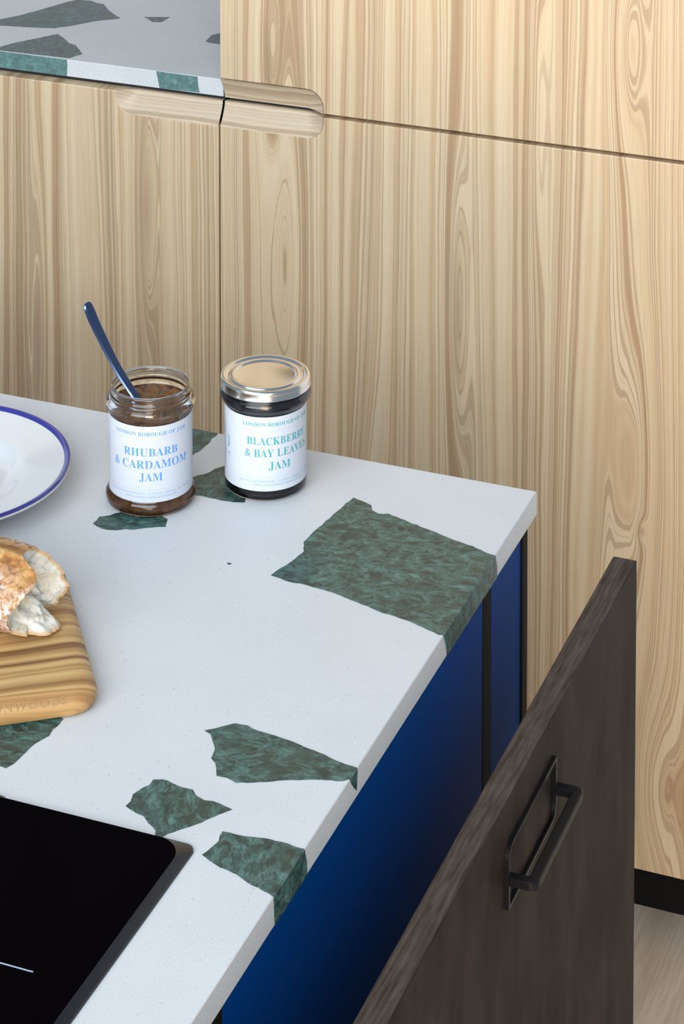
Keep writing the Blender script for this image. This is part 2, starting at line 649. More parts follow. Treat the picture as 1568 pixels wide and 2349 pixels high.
# ------------------------------------------------------------------ far worktop
ZB1, ZB0, YF, XW = .9442, .9222, 2.795, -1.2514
fw = box('worktop', BX0, XW, YF, 3.42, ZB0, ZB1, M_TERR, None, .0008)
fw.name = 'stone_worktop'
tag(fw, 'white terrazzo worktop with green chips on the base cabinet by the wall', 'worktop')
rail = box('shadow_rail', BX0, XW, YF + .006, 3.40, .914, ZB0, M_BLACK, base)


def rough(pts, amp=.0006, step=.004, seed=0):
    """break straight outlines into the ragged edge of a split stone"""
    out = []
    n = len(pts)
    for i in range(n):
        a, b = Vector(pts[i]), Vector(pts[(i + 1) % n])
        k = max(1, int((b - a).length / step))
        nrm = Vector((-(b - a).y, (b - a).x))
        if nrm.length > 0: nrm.normalize()
        for j in range(k):
            p = a.lerp(b, j / k)
            if j:
                p = p + nrm * (noise.noise(Vector((p.x * 230, p.y * 230, seed))) * amp * 1.8)
            out.append((p.x, p.y))
    return out


def chip_flat(pts, parent, z, seed, dep=.004, mat=None):
    q = rough(pts, seed=seed)
    return prism('marble_chip', [(x, y, z + .00025) for x, y in q], [(x, y, z - dep) for x, y in q], mat or M_CHIP, parent)


def chip_edge(pts, side, parent, zt, zb, seed, proud=.0003):
    """chip running over the right edge: pts from far-edge point round to near-edge point,
    side = (y, z) outline on the edge face from far top down and round to near top"""
    yf, yn = side[0][0], side[-1][0]
    q = rough(pts, seed=seed)
    # drop the straight run along the worktop edge that rough() filled in
    k = len(pts)
    a, b = Vector(pts[-1]), Vector(pts[0])
    m = max(1, int((b - a).length / .004))
    q = q[:len(q) - (m - 1)] if m > 1 else q
    xe = XR + proud
    c = .0008
    q[0] = (xe - c, yf)
    q[-1] = (xe - c, yn)
    v, f = [], []
    n = len(q)
    v += [(x, y, zt + proud) for x, y in q]
    f.append(tuple(range(n)))
    low = [(x if 0 < i < n - 1 else xe - c, y, zt - .004) for i, (x, y) in enumerate(q)]
    v += low
    f += [(i, i + 1, n + i + 1, n + i) for i in range(n - 1)]
    # edge face
    s0 = len(v)
    sp = []
    for i in range(len(side) - 1):
        a, b = Vector(side[i]), Vector(side[i + 1])
        for j in range(3):
            p = a.lerp(b, j / 3)
            sp.append((p.x, max(p.y, zb)))
    sp.append(tuple(side[-1]))
    sp[0] = (yf, zt + proud - c)
    sp[-1] = (yn, zt + proud - c)
    v += [(xe, y, z) for y, z in sp]
    ns = len(sp)
    f.append(tuple(range(s0, s0 + ns)))
    v += [(xe - .004, y, z) for y, z in sp]
    f += [(s0 + i, s0 + i + 1, s0 + ns + i + 1, s0 + ns + i) for i in range(ns - 1)]
    f.append((0, n - 1, s0 + ns - 1, s0))          # the eased arris
    return mk('marble_chip', v, f, M_CHIP, parent)


CH = {
    'c1': [(-0.5890, 1.8371), (-0.5940, 1.8375), (-0.6101, 1.8445), (-0.6267, 1.8480), (-0.6479, 1.8555), (-0.6709, 1.8625), (-0.6908, 1.8693), (-0.6985, 1.8663), (-0.7055, 1.8701), (-0.7092, 1.8776), (-0.7270, 1.8840), (-0.7297, 1.8722), (-0.7293, 1.8691), (-0.7324, 1.8482), (-0.7370, 1.8159), (-0.7378, 1.8014), (-0.7320, 1.7881), (-0.7347, 1.7718), (-0.7400, 1.7547), (-0.7421, 1.7449), (-0.7251, 1.7412), (-0.7115, 1.7416), (-0.7049, 1.7404), (-0.6890, 1.7387), (-0.6789, 1.7361), (-0.6653, 1.7320), (-0.6519, 1.7281), (-0.6425, 1.7248), (-0.6358, 1.7246), (-0.6200, 1.7216), (-0.6065, 1.7167), (-0.5883, 1.7102)],
    'c1s': [(1.8371, 0.9300), (1.8415, 0.9193), (1.8416, 0.9100), (1.7198, 0.9100), (1.7177, 0.9182), (1.7121, 0.9288)],
    'c2': [(-0.5887, 1.5326), (-0.6024, 1.5352), (-0.6242, 1.5415), (-0.6476, 1.5466), (-0.6723, 1.5495), (-0.6779, 1.5520), (-0.6875, 1.5510), (-0.6968, 1.5412), (-0.7034, 1.5358), (-0.6977, 1.5331), (-0.6924, 1.5254), (-0.6877, 1.5182), (-0.6856, 1.5076), (-0.6805, 1.5031), (-0.6739, 1.4905), (-0.6663, 1.4911), (-0.6587, 1.4878), (-0.6477, 1.4926), (-0.6293, 1.5027), (-0.6086, 1.5114), (-0.5881, 1.5174)],
    'c2s': [(1.5335, 0.9294), (1.5330, 0.9216), (1.5321, 0.9149), (1.5267, 0.9202), (1.5196, 0.9285)],
    'c3': [(-0.7118, 1.4710), (-0.7115, 1.4648), (-0.7141, 1.4609), (-0.7172, 1.4512), (-0.7152, 1.4435), (-0.7161, 1.4381), (-0.7061, 1.4337), (-0.7003, 1.4326), (-0.6941, 1.4269), (-0.6864, 1.4217), (-0.6838, 1.4155), (-0.6791, 1.4171), (-0.6776, 1.4211), (-0.6645, 1.4371), (-0.6574, 1.4480), (-0.6491, 1.4602), (-0.6646, 1.4639), (-0.6701, 1.4626), (-0.6774, 1.4653), (-0.6824, 1.4705), (-0.6902, 1.4703), (-0.7060, 1.4736)],
    'c4': [(-0.5886, 1.4378), (-0.6015, 1.4402), (-0.6180, 1.4396), (-0.6304, 1.4369), (-0.6405, 1.4370), (-0.6454, 1.4364), (-0.6451, 1.4312), (-0.6435, 1.4264), (-0.6454, 1.4177), (-0.6477, 1.4097), (-0.6399, 1.4055), (-0.6317, 1.4022), (-0.6190, 1.3995), (-0.6105, 1.3952), (-0.6012, 1.3925), (-0.5892, 1.3884)],
    'c4s': [(1.4389, 0.9293), (1.4425, 0.9196), (1.4433, 0.9106), (1.3895, 0.9092), (1.3887, 0.9198), (1.3880, 0.9303)],
    'c5': [(-0.8011, 1.5122), (-0.8174, 1.5200), (-0.8375, 1.5218), (-0.8598, 1.5066), (-0.8312, 1.4560), (-0.8153, 1.4474), (-0.8102, 1.4465), (-0.8076, 1.4534), (-0.8070, 1.4625), (-0.8064, 1.4732), (-0.8053, 1.4797), (-0.8009, 1.4906), (-0.8019, 1.4979), (-0.8008, 1.5045)],
    'c6': [(-0.7858, 1.4136), (-0.7914, 1.4157), (-0.7969, 1.4183), (-0.7992, 1.4185), (-0.8067, 1.4190), (-0.7964, 1.4006), (-0.7861, 1.4046)],
    'c7': [(-0.8791, 1.9505), (-0.9100, 1.9514), (-0.9027, 1.9220), (-0.8883, 1.8979), (-0.8825, 1.9040), (-0.8794, 1.9161), (-0.8785, 1.9281), (-0.8800, 1.9383), (-0.8782, 1.9450)],
    'c8': [(-0.8404, 1.8988), (-0.8496, 1.8952), (-0.8544, 1.8885), (-0.8566, 1.8797), (-0.8649, 1.8691), (-0.8693, 1.8605), (-0.8608, 1.8421), (-0.8515, 1.8402), (-0.8452, 1.8414), (-0.8373, 1.8405), (-0.8281, 1.8402), (-0.8164, 1.8411), (-0.8075, 1.8440), (-0.8153, 1.8660), (-0.8272, 1.8864)],
    'c9': [(-0.8548, 1.7956), (-0.8794, 1.8044), (-0.8957, 1.7914), (-0.9011, 1.7840), (-0.9083, 1.7788), (-0.9075, 1.7741), (-0.9080, 1.7671), (-0.9025, 1.7643), (-0.8978, 1.7624), (-0.8925, 1.7624), (-0.8853, 1.7644), (-0.8798, 1.7683), (-0.8731, 1.7700), (-0.8656, 1.7759), (-0.8563, 1.7815), (-0.8507, 1.7837), (-0.8522, 1.7869)],
    'c10': [(-0.7816, 1.7504), (-0.7807, 1.7482), (-0.7785, 1.7476), (-0.7774, 1.7502)],
    'b1': [(-1.4842, 2.9777), (-1.5136, 3.0034), (-1.5347, 3.0286), (-1.5456, 3.0300), (-1.5575, 3.0366), (-1.5770, 3.0347), (-1.5863, 3.0197), (-1.5998, 2.9807), (-1.6159, 2.9414), (-1.6320, 2.9155), (-1.6402, 2.8940), (-1.6188, 2.8918), (-1.5880, 2.8964), (-1.5468, 2.9062), (-1.5281, 2.9273), (-1.5096, 2.9559)],
    'b2': [(-1.4687, 2.8007), (-1.4609, 2.8224), (-1.4852, 2.8509), (-1.4976, 2.8561), (-1.5118, 2.8709), (-1.5294, 2.8858), (-1.5469, 2.8572), (-1.5647, 2.8298), (-1.5730, 2.8094), (-1.5921, 2.7741)],
    'b3': [(-1.4243, 3.0077), (-1.4567, 2.9961), (-1.4369, 2.9790), (-1.4259, 2.9833)],
    'b4': [(-1.3236, 2.9757), (-1.3339, 2.9664), (-1.3394, 2.9539), (-1.3355, 2.9277), (-1.3295, 2.9249), (-1.3143, 2.9228), (-1.3003, 2.9232)],
    'b2s': [(-1.4689, 0.9454), (-1.4680, 0.9363), (-1.4687, 0.9232)],
    'b5s': [(-1.3433, 0.9457), (-1.3415, 0.9354), (-1.3385, 0.9224), (-1.2837, 0.9237), (-1.2858, 0.9336), (-1.2864, 0.9434)],
}

chip_flat(CH['b1'], fw, ZB1, 1, mat=M_CHIP_SHADED)
b2 = [p for p in CH['b2']]
b2 = [(max(p[0], BX0 + .01), max(p[1], YF + .0006)) for p in b2]
xs_ = CH['b2s']
q = rough(b2, seed=2)
prism('marble_chip', [(x, y, ZB1 + .00025) for x, y in q], [(x, y, ZB1 - .004) for x, y in q], M_CHIP_SHADED, fw)
fr = [(-1.70, ZB1 - .0004), (xs_[0][0], ZB1 - .0004), (xs_[1][0], xs_[1][1]), (xs_[2][0], ZB0 + .0004), (-1.70, ZB0 + .0004)]
prism('marble_chip', [(x, YF - .00025, z) for x, z in fr], [(x, YF + .004, z) for x, z in fr], M_CHIP_LIT, fw)
chip_flat(CH['b3'], fw, ZB1, 3, mat=M_CHIP_SHADED)
chip_flat([(min(x, XW - .001), y) for x, y in CH['b4']], fw, ZB1, 4, mat=M_CHIP_SHADED)
fr = [(x, min(max(z, ZB0 + .0004), ZB1 - .0004)) for x, z in CH['b5s']]
prism('marble_chip', [(x, YF - .00025, z) for x, z in fr], [(x, YF + .004, z) for x, z in fr], M_CHIP_LIT, fw)


# ------------------------------------------------------------------ island
FX = -.594         # plane of the blue fronts
YN = .62
isl = thing('kitchen_island', (-1.3, 1.3, 0),
            'kitchen island with glossy blue sides and a dark oak drawer pulled open', 'island')
box('carcass', -2.1, FX - .012, YN + .02, 1.9405, .06, ZBOT - .0005, M_BLACK, isl)
box('plinth', -2.05, FX - .06, YN + .06, 1.90, 0, .06, M_PLINTH, isl)
box('end_panel', FX - .012, FX, 1.9268, 1.9405, .06, ZBOT - .0005, M_EDGE, isl, .0006)
box('blue_panel', FX - .012, FX - .0015, 1.8472, 1.9262, .06, ZBOT - .0005, M_BLUE, isl, .0008)
box('trim_strip', FX - .012, FX - .0012, 1.8263, 1.8468, .06, ZBOT - .0005, M_EDGE, isl, .0006)
box('blue_panel', FX - .012, FX - .0015, 1.3243, 1.8258, .06, ZBOT - .0005, M_BLUE, isl, .0008)
box('trim_strip', FX - .012, FX - .0012, 1.3020, 1.3240, .06, ZBOT - .0005, M_EDGE, isl, .0006)
box('blue_panel', FX - .012, FX - .0015, YN + .02, 1.3016, .06, ZBOT - .0005, M_BLUE, isl, .0008)

# pulled-out drawer front
PX0, PX1, PZ = -.5235, -.5031, .888
df = box('drawer_front', PX0, PX1, YN + .05, 1.9492, .075, PZ, M_OAK, isl, .0016, 3)
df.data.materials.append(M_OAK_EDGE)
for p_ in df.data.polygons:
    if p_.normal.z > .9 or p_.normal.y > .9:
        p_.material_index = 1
df['label'] = 'dark stained oak drawer front pulled out from the island'
for yy in (YN + .12, 1.80):
    box('drawer_runner', FX - .001, PX0 + .002, yy, yy + .013, .20, .26, M_STEEL_BLACK, df)


def rounded_rect(y0, y1, z0, z1, radii, n=8):
    """radii: near-bottom, far-bottom, far-top, near-top ; loop of (y, z)"""
    out = []
    for (cy, cz, a0, r) in ((y0, z0, math.pi, radii[0]), (y1, z0, 1.5 * math.pi, radii[1]),
                            (y1, z1, 0, radii[2]), (y0, z1, .5 * math.pi, radii[3])):
        sx = 1 if cy == y0 else -1
        sz = 1 if cz == z0 else -1
        for k in range(n + 1):
            a = a0 + math.pi / 2 * k / n
            out.append((cy + sx * r + r * math.cos(a), cz + sz * r + r * math.sin(a)))
    return out


# slim black frame behind the pull
ro = rounded_rect(1.5935, 1.7105, .8125, .8585, (.002, .012, .002, .012))
ri = rounded_rect(1.5968, 1.7072, .8155, .8555, (.0008, .009, .0008, .009))
n = len(ro)
v = [(PX1 + .0030, y, z) for y, z in ro] + [(PX1 + .0030, y, z) for y, z in ri]
v += [(PX1 - .0005, y, z) for y, z in ro] + [(PX1 - .0005, y, z) for y, z in ri]
f = []
for i in range(n):
    j = (i + 1) % n
    f += [(i, j, n + j, n + i), (i, 2 * n + i, 2 * n + j, j), (n + i, n + j, 3 * n + j, 3 * n + i), (2 * n + i, 3 * n + i, 3 * n + j, 2 * n + j)]
mk('handle_frame', v, f, M_STEEL_BLACK, df)
# D-shaped bar, swept in the horizontal plane
path = [(PX1 + .0005, 1.6005), (PX1 + .012, 1.6005), (PX1 + .0185, 1.6005), (PX1 + .0185, 1.608), (PX1 + .0185, 1.620),
        (PX1 + .0185, 1.655), (PX1 + .0185, 1.692), (PX1 + .0185, 1.7045), (PX1 + .0185, 1.7125), (PX1 + .012, 1.7125), (PX1 + .0005, 1.7125)]
path = [path[0]] + chaikin(path[1:-1], 3) + [path[-1]]
hw, hh, zc = .0040, .0032, .8315
v, f = [], []
for i, (x, y) in enumerate(path):
    a = path[max(i - 1, 0)]
    b = path[min(i + 1, len(path) - 1)]
    t = Vector((b[0] - a[0], b[1] - a[1])).normalized()
    nn = Vector((-t.y, t.x))
    for (sw, sh) in ((-1, -.8), (-.8, -1), (.8, -1), (1, -.8), (1, .8), (.8, 1), (-.8, 1), (-1, .8)):
        v.append((x + nn.x * hw * sw, y + nn.y * hw * sw, zc + hh * sh))
for i in range(len(path) - 1):
    for k in range(8):
        f.append((i * 8 + k, i * 8 + (k + 1) % 8, (i + 1) * 8 + (k + 1) % 8, (i + 1) * 8 + k))
f += [tuple(range(8)), tuple(range(len(v) - 8, len(v)))]
hb = mk('handle_bar', v, f, M_STEEL_BLACK, df, smooth=True, angle=35)
hb['label'] = 'black bar handle'

# worktop slab
wt = box('stone_worktop', -2.15, XR, YN, YB, ZBOT, ZT, M_TERR, None, .0008)
tag(wt, 'white terrazzo island worktop set with large ragged green marble chips', 'worktop')
chip_edge(CH['c1'], CH['c1s'], wt, ZT, ZBOT + .0003, 11)
chip_edge(CH['c2'], CH['c2s'], wt, ZT, ZBOT + .0003, 12)
chip_edge(CH['c4'], CH['c4s'], wt, ZT, ZBOT + .0003, 14)
for k, s in (('c3', 13), ('c5', 15), ('c6', 16), ('c8', 18), ('c9', 19)):
    chip_flat(CH[k], wt, ZT, s)
chip_flat([(x, min(y, YB - .0009)) for x, y in CH['c7']], wt, ZT, 17)
q = CH['c10']
prism('marble_chip', [(x, y, ZT + .0002) for x, y in q], [(x, y, ZT - .002) for x, y in q], M_CHIP, wt)

# ------------------------------------------------------------------ hob
HX, HY = -.6535, 1.4150
HX0, HY0 = -1.44, .90
hob = thing('induction_hob', ((HX + HX0) / 2, (HY + HY0) / 2, ZT),
            'black glass induction hob at the near end of the island worktop', 'hob')


def rr(x0, x1, y0, y1, r, z, n=8):
    return [(a, b, z) for a, b in rounded_rect(x0, x1, y0, y1, (r,) * 4, n)]


l0 = rr(HX0, HX, HY0, HY, .007, ZT + .0002)
l1 = rr(HX0 + .0004, HX - .0004, HY0 + .0004, HY - .0004, .007, ZT + .0018)
l2 = rr(HX0 + .0065, HX - .0065, HY0 + .0045, HY - .0045, .018, ZT + .0046)
n = len(l0)
f = []
for a in range(2):
    for i in range(n):
        j = (i + 1) % n
        f.append((a * n + i, a * n + j, (a + 1) * n + j, (a + 1) * n + i))
mk('glass_bevel', l0 + l1 + l2, f, M_HOBEDGE, hob, smooth=True, angle=20)
mk('glass_top', l2 + [(x, y, ZT + .0003) for x, y, z in l2], [tuple(range(n)), tuple(range(n, 2 * n))], M_HOB, hob)
o = box('printed_line', -.86, -.692, 1.2654, 1.2664, ZT + .0040, ZT + .0047, M_PRINT, hob)
o['label'] = 'pale printed line'

# ------------------------------------------------------------------ plate
PC = (-1.056, 1.7728, ZT)
pl = thing('enamel_plate', PC, 'white enamel plate with a dark blue rim line', 'plate')
top = [(0.0, .0045), (.035, .0045), (.052, .0050), (.060, .0068), (.066, .0100), (.072, .0128), (.080, .0150), (.0985, .0192)]
top = chaikin(top, 3)
prof = top + [(.1070, .0212)]
under = [(.1070, .0192), (.0985, .0168), (.074, .0098), (.066, .0060), (.058, .0012), (.054, .0003), (.048, .0003), (.046, .0015), (0.0, .0018)]
lathe('plate_body', PC, prof + under, M_PLATE, pl, n=128)
lathe('rim_line', PC, [(.1058, .02125), (.1072, .0222), (.1092, .0231), (.1103, .0232), (.1109, .0226), (.1109, .0214), (.1105, .0204), (.1095, .0196), (.1060, .0189), (.1058, .0200)],
      M_BLUERIM, pl, n=128, close=True)
lathe('rim_underside', PC, [(.1106, .0203), (.1108, .0190), (.1102, .0180), (.1085, .0174), (.1050, .0170), (.1050, .0188), (.1090, .0193)],
      M_PLATE, pl, n=128, close=True)

# ------------------------------------------------------------------ bread board
e1, e2 = Vector((-.812, -.5836, 0)), Vector((-.5836, .812, 0))
corner = Vector((-.7785, 1.5265, ZT))
BW, BL, BH = .168, .192, .0185
brd = thing('bread_board', corner + e1 * BW / 2 + e2 * BL / 2, 'rounded olive ash bread board under the torn loaf', 'board')
rings = []
for (ins, z) in ((.0060, .0003), (.0022, .0015), (.0004, .0050), (.0000, .0090), (.0012, .0130), (.0050, .0164), (.0105, .0181), (.0160, .0185)):
    rr_ = max(.020 - ins * .6, .008)
    rings.append([(a, b, z) for a, b in rounded_rect(ins, BW - ins, ins, BL - ins, (rr_,) * 4, 10)])
n = len(rings[0])
v = []
for r in rings:
    v += [tuple(corner + e1 * a + e2 * b + Vector((0, 0, z))) for a, b, z in r]
f = [tuple(range(n)), tuple(range(len(v) - n, len(v)))]
for k in range(len(rings) - 1):
    f += [(k * n + i, k * n + (i + 1) % n, (k + 1) * n + (i + 1) % n, (k + 1) * n + i) for i in range(n)]
mk('board_body', v, f, M_BOARD, brd, smooth=True, angle=40)
ZBD = ZT + BH


# ------------------------------------------------------------------ lettering
def serif(s):
    out = ''
    for ch in s:
        if 'A' <= ch <= 'Z': out += chr(0x1D400 + ord(ch) - 65)
        elif 'a' <= ch <= 'z': out += chr(0x1D41A + ord(ch) - 97)
        elif '0' <= ch <= '9': out += chr(0x1D7CE + ord(ch) - 48)
        else: out += ch
    return out


def text_mesh(s, width, height, offset=-.006, spacing=1.0):
    """flat lettering, centred on x, baseline at y = 0, scaled to the given cap height and width"""
    c = bpy.data.curves.new('lettering', 'FONT')
    c.body = s
    c.size = 1.0
    c.offset = offset
    c.space_character = spacing
    c.resolution_u = 4
    o = bpy.data.objects.new('lettering', c)
    COL.objects.link(o)
    dg = bpy.context.evaluated_depsgraph_get()
    dg.update()
    me = bpy.data.meshes.new_from_object(o.evaluated_get(dg))
    vs = [tuple(q.co) for q in me.vertices]
    fs = [tuple(q.vertices) for q in me.polygons]
    bpy.data.objects.remove(o)
    bpy.data.curves.remove(c)
    bpy.data.meshes.remove(me)
    x0, x1 = min(q[0] for q in vs), max(q[0] for q in vs)
    sy = height / .68
    sx = width / (x1 - x0)
    return [((q[0] - (x0 + x1) / 2) * sx, q[1] * sy) for q in vs], fs


tv, tf = text_mesh('HAMPSONWOODS', .082, .0050, 0.0, 1.25)
edge = [(.0004, .0050), (.0000, .0090), (.0012, .0130), (.0050, .0164), (.0105, .0181), (.0160, .0185), (.03, .0185)]


def on_edge(s):
    """point on the rounded front of the board, s metres up the profile"""
    for (a0, z0), (a1, z1) in zip(edge[:-1], edge[1:]):
        l = math.hypot(a1 - a0, z1 - z0)
        if s <= l:
            return (a0 + (a1 - a0) * s / l - (z1 - z0) / l * .00045, z0 + (z1 - z0) * s / l + (a1 - a0) / l * .00045)
        s -= l
    return (.03, .0185)


v = []
for a, b in tv:
    ins, zz = on_edge(.0065 + b)
    v.append(tuple(corner + e1 * (.0660 - a) + e2 * ins + Vector((0, 0, zz))))
mt = mk('pressed_lettering', v, tf, M_BURN, brd)

# ------------------------------------------------------------------ bread
bre = thing('bread_loaf', (-.93, 1.588, ZBD), 'torn end of a crusty floured loaf lying on the wooden board', 'bread')
BC = Vector((0, 1.5850, ZBD + .0265))
NA, NS = 180, 90


def bread_sec(x, a):
    """crust radius point at length x and angle a (a=0 towards +Y, pi/2 up)"""
    fat = 1.0 - .34 * max(0, (x + .93) / .10) ** 2
    lx = (-1.015 - x)
    if x < -.985:
        fat *= math.sqrt(max(0.0, 1 - ((-.985 - x) / .032) ** 2))
    ca, sa = math.cos(a), math.sin(a)
    wt_ = min(1.0, max(0.0, (sa + .55 * ca + .35) / .8))
    if x > -.98:
        fat = 1.0 - (1.0 - fat) * wt_
    ry, rz = .0345 * fat, .0300 * fat
    y, z = ry * math.copysign(abs(ca) ** .92, ca), rz * math.copysign(abs(sa) ** .92, sa)
    if z < -.0225:
        z = -.0225 + (z + .0225) * .25
    d = Vector((0, ca, sa))
    nn = noise.noise(Vector((x * 30, ca * 1.3, sa * 1.3))) * .0022 + noise.noise(Vector((x * 110, ca * 4, sa * 4))) * .0011
    # the score: a raised ear along the top
    da = (a - 1.75)
    ear = math.exp(-(da / .16) ** 2) * .0036 - math.exp(-((da + .40) / .26) ** 2) * .0030
    # second ridge towards the camera
    ear += math.exp(-((a - 3.35) / .14) ** 2) * .0016 - math.exp(-((a - 3.05) / .22) ** 2) * .0012
    p = Vector((x, BC.y + y, BC.z + z)) + d * (nn + (ear if sa > -.2 else 0) * fat)
    p.z = max(p.z, ZBD + .0004)
    return p


ENDS = [(0.0, -.853), (.45, -.862), (.9, -.871), (1.35, -.875), (1.75, -.868), (2.15, -.852), (2.55, -.850), (2.9, -.857), (3.3, -.866), (3.7, -.868),
        (4.05, -.858), (4.35, -.845), (4.75, -.842), (5.2, -.862), (5.6, -.855), (5.95, -.848), (6.2832, -.853)]


def end_x(a, ragged=True):
    for (a0, x0), (a1, x1) in zip(ENDS[:-1], ENDS[1:]):
        if a0 <= a <= a1:
            t = (a - a0) / (a1 - a0)
            t = t * t * (3 - 2 * t)
            b = x0 * (1 - t) + x1 * t
            break
    if not ragged:
        return b
    ca, sa = math.cos(a), math.sin(a)
    return b + noise.noise(Vector((ca * 5, sa * 5, 3))) * .0035 + noise.noise(Vector((ca * 16, sa * 16, 9))) * .0018 + noise.noise(Vector((ca * 30, sa * 30, 2))) * .0007


v, f = [], []
XSTART = -1.0165
for i in range(NA):
    a = 2 * math.pi * i / NA
    xe = end_x(a)
    for j in range(NS + 1):
        t = j / NS
        v.append(tuple(bread_sec(XSTART + (xe - XSTART) * t, a)))
m = NS + 1
for i in range(NA):
    k = (i + 1) % NA
    for j in range(NS):
        f.append((i * m + j, k * m + j, k * m + j + 1, i * m + j + 1))
mk('crust', v, f, M_CRUST, bre, smooth=True)
# crumb: irregular hollow face inside the torn end
v, f = [], []
NR = 46
cc = Vector((-.874, BC.y + .004, BC.z - .003))
HOLES = [((0, 1.565, BC.z - .013), .0060), ((0, 1.592, BC.z + .006), .0085), ((0, 1.603, BC.z - .004), .0075), ((0, 1.577, BC.z + .010), .0045),
         ((0, 1.579, BC.z - .008), .0045), ((0, 1.587, BC.z + .019), .0060), ((0, 1.587, BC.z - .015), .0035), ((0, 1.572, BC.z + .002), .0035)]
marg = []
for i in range(NA):
    a = 2 * math.pi * i / NA
    ed = bread_sec(end_x(a), a)
    inner = Vector((ed.x - .0010, BC.y + (ed.y - BC.y) * .95, BC.z + (ed.z - BC.z) * .95))
    for j in range(NR + 1):
        if j == 0:
            v.append(tuple(ed))
            marg.append(.9)
            continue
        t = (j - 1) / (NR - 1)
        sm = Vector((end_x(a, False) - .001, inner.y, inner.z))
        p = inner.lerp(sm, min(1.0, t * 6)).lerp(cc, t ** .9)
        jit = Vector((p.y * 160, p.z * 160, 6.0))
        p.y += noise.noise(jit) * .0022 * min(1.0, t * 4)
        p.z += noise.noise(jit + Vector((9, 4, 2))) * .0022 * min(1.0, t * 4)
        marg.append(max(0.0, .7 - t * 16))
        w = min(1.0, t * 4)
        nz = noise.noise(Vector((p.y * 80, p.z * 80, 1.3))) * .0036 + noise.noise(Vector((p.y * 210, p.z * 210, 4))) * .0026 + noise.noise(Vector((p.y * 560, p.z * 560, 8))) * .0012
        p.x += nz * w
        for (hc, hr) in HOLES:
            d = math.hypot(p.y - hc[1], p.z - hc[2])
            if d < hr:
                p.x -= math.sqrt(hr * hr - d * d) * 1.1 * w
        p.z = max(p.z, ZBD + .0004)
        v.append(tuple(p))
m = NR + 1
for i in range(NA):
    k = (i + 1) % NA
    for j in range(NR):
        f.append((i * m + j, k * m + j, k * m + j + 1, i * m + j + 1))
crumb = mk('crumb', v, f, M_CRUMB, bre, smooth=True)
at = crumb.data.attributes.new('margin', 'FLOAT', 'POINT')
at.data.foreach_set('value', marg)


# ------------------------------------------------------------------ jam jars
def on_cyl(c, r, phi0, x, h):
    a = phi0 + x / r
    return (c[0] + r * math.cos(a), c[1] + r * math.sin(a), c[2] + h)


def label_print(label, c, r, phi, lines, dots, ink, pale, side):
    """lettering of a label as thin sub-part meshes"""
    rt = r + .00012
    for mat, small, nm in ((ink, False, 'lettering'), (pale, True, 'small_print')):
        v, f = [], []
        for (s, w, h0, hh, sm) in lines:
            if sm != small:
                continue
            tv, tf = text_mesh(serif(s), w, hh, -.004 if not small else -.002, 1.04)
            b = len(v)
            v += [on_cyl(c, rt, phi, a, h0 + q) for a, q in tv]
            f += [tuple(b + k for k in q) for q in tf]
        if small:
            for (h0, half) in dots:
                nd = 60
                for k in range(nd):
                    x = -half + 2 * half * k / nd
                    b = len(v)
                    for (dx, dh) in ((0, 0), (half / nd * .9, 0), (half / nd * .9, .00028), (0, .00028)):
                        v.append(on_cyl(c, rt, phi, x + dx, h0 + dh))
                    f.append((b, b + 1, b + 2, b + 3))
            rnd = random.Random(5)
            for (x0, ha, hb_, wd) in side:        # illegible columns of tiny print turned on their side
                h = ha
                while h < hb_:
                    ln = rnd.uniform(.0008, .0042)
                    b = len(v)
                    for (dx, dh) in ((0, 0), (wd, 0), (wd, ln), (0, ln)):
                        v.append(on_cyl(c, rt, phi, x0 + dx, min(h + dh, hb_)))
                    f.append((b, b + 1, b + 2, b + 3))
                    h += ln + rnd.uniform(.0003, .0009)
        o = mk(nm, v, f, mat, label)
        o['label'] = 'printed lettering' if not small else 'pale small print'


def label_mesh(c, r, h0, h1, phi, half, parent):
    v, f = [], []
    n = 72
    for i in range(n + 1):
        a = phi - half + 2 * half * i / n
        ca, sa = math.cos(a), math.sin(a)
        for (rr_, h) in ((r, h0), (r, h1), (r - .00015, h1), (r - .00015, h0)):
            v.append((c[0] + rr_ * ca, c[1] + rr_ * sa, c[2] + h))
    for i in range(n):
        for k in range(4):
            f.append((i * 4 + k, (i + 1) * 4 + k, (i + 1) * 4 + (k + 1) % 4, i * 4 + (k + 1) % 4))
    f += [(0, 1, 2, 3), (n * 4, n * 4 + 3, n * 4 + 2, n * 4 + 1)]
    return mk('label', v, f, M_PAPER, parent, smooth=True, angle=40)


def facing(c):
    return math.atan2(-c[1], -c[0])


# open jar
J1 = (-.8833, 1.8240, ZT + .0003)
jar1 = thing('jam_jar', J1, 'open glass jar of brown rhubarb jam with a blue lettered white label', 'jar')
outer = [(.0, .0), (.0335, .0), (.0354, .0008), (.0368, .0030), (.0373, .0062), (.0368, .0092), (.0354, .0112), (.0345, .0122), (.0342, .0140),
         (.0342, .0745), (.0343, .0765), (.0350, .0785), (.0362, .0800), (.0369, .0825), (.0368, .0850), (.0358, .0868), (.0345, .0874),
         (.0333, .0878), (.0327, .0886), (.0331, .0896), (.0334, .0906), (.0328, .0916), (.0323, .0926), (.0324, .0944), (.0326, .0958), (.0320, .0972), (.0311, .0976)]
inner = [(.0303, .0968), (.0300, .0950), (.0298, .0930), (.0305, .0912), (.0300, .0892), (.0304, .0878), (.0322, .0850), (.0331, .0820), (.0322, .0790), (.0320, .0760),
         (.0320, .0140), (.0335, .0092), (.0338, .0060), (.0328, .0036), (.0300, .0028), (.0, .0030)]
lathe('glass', J1, outer + inner, M_GLASS, jar1, n=128, angle=60)


def jam_bump(a, z):
    return 0.0


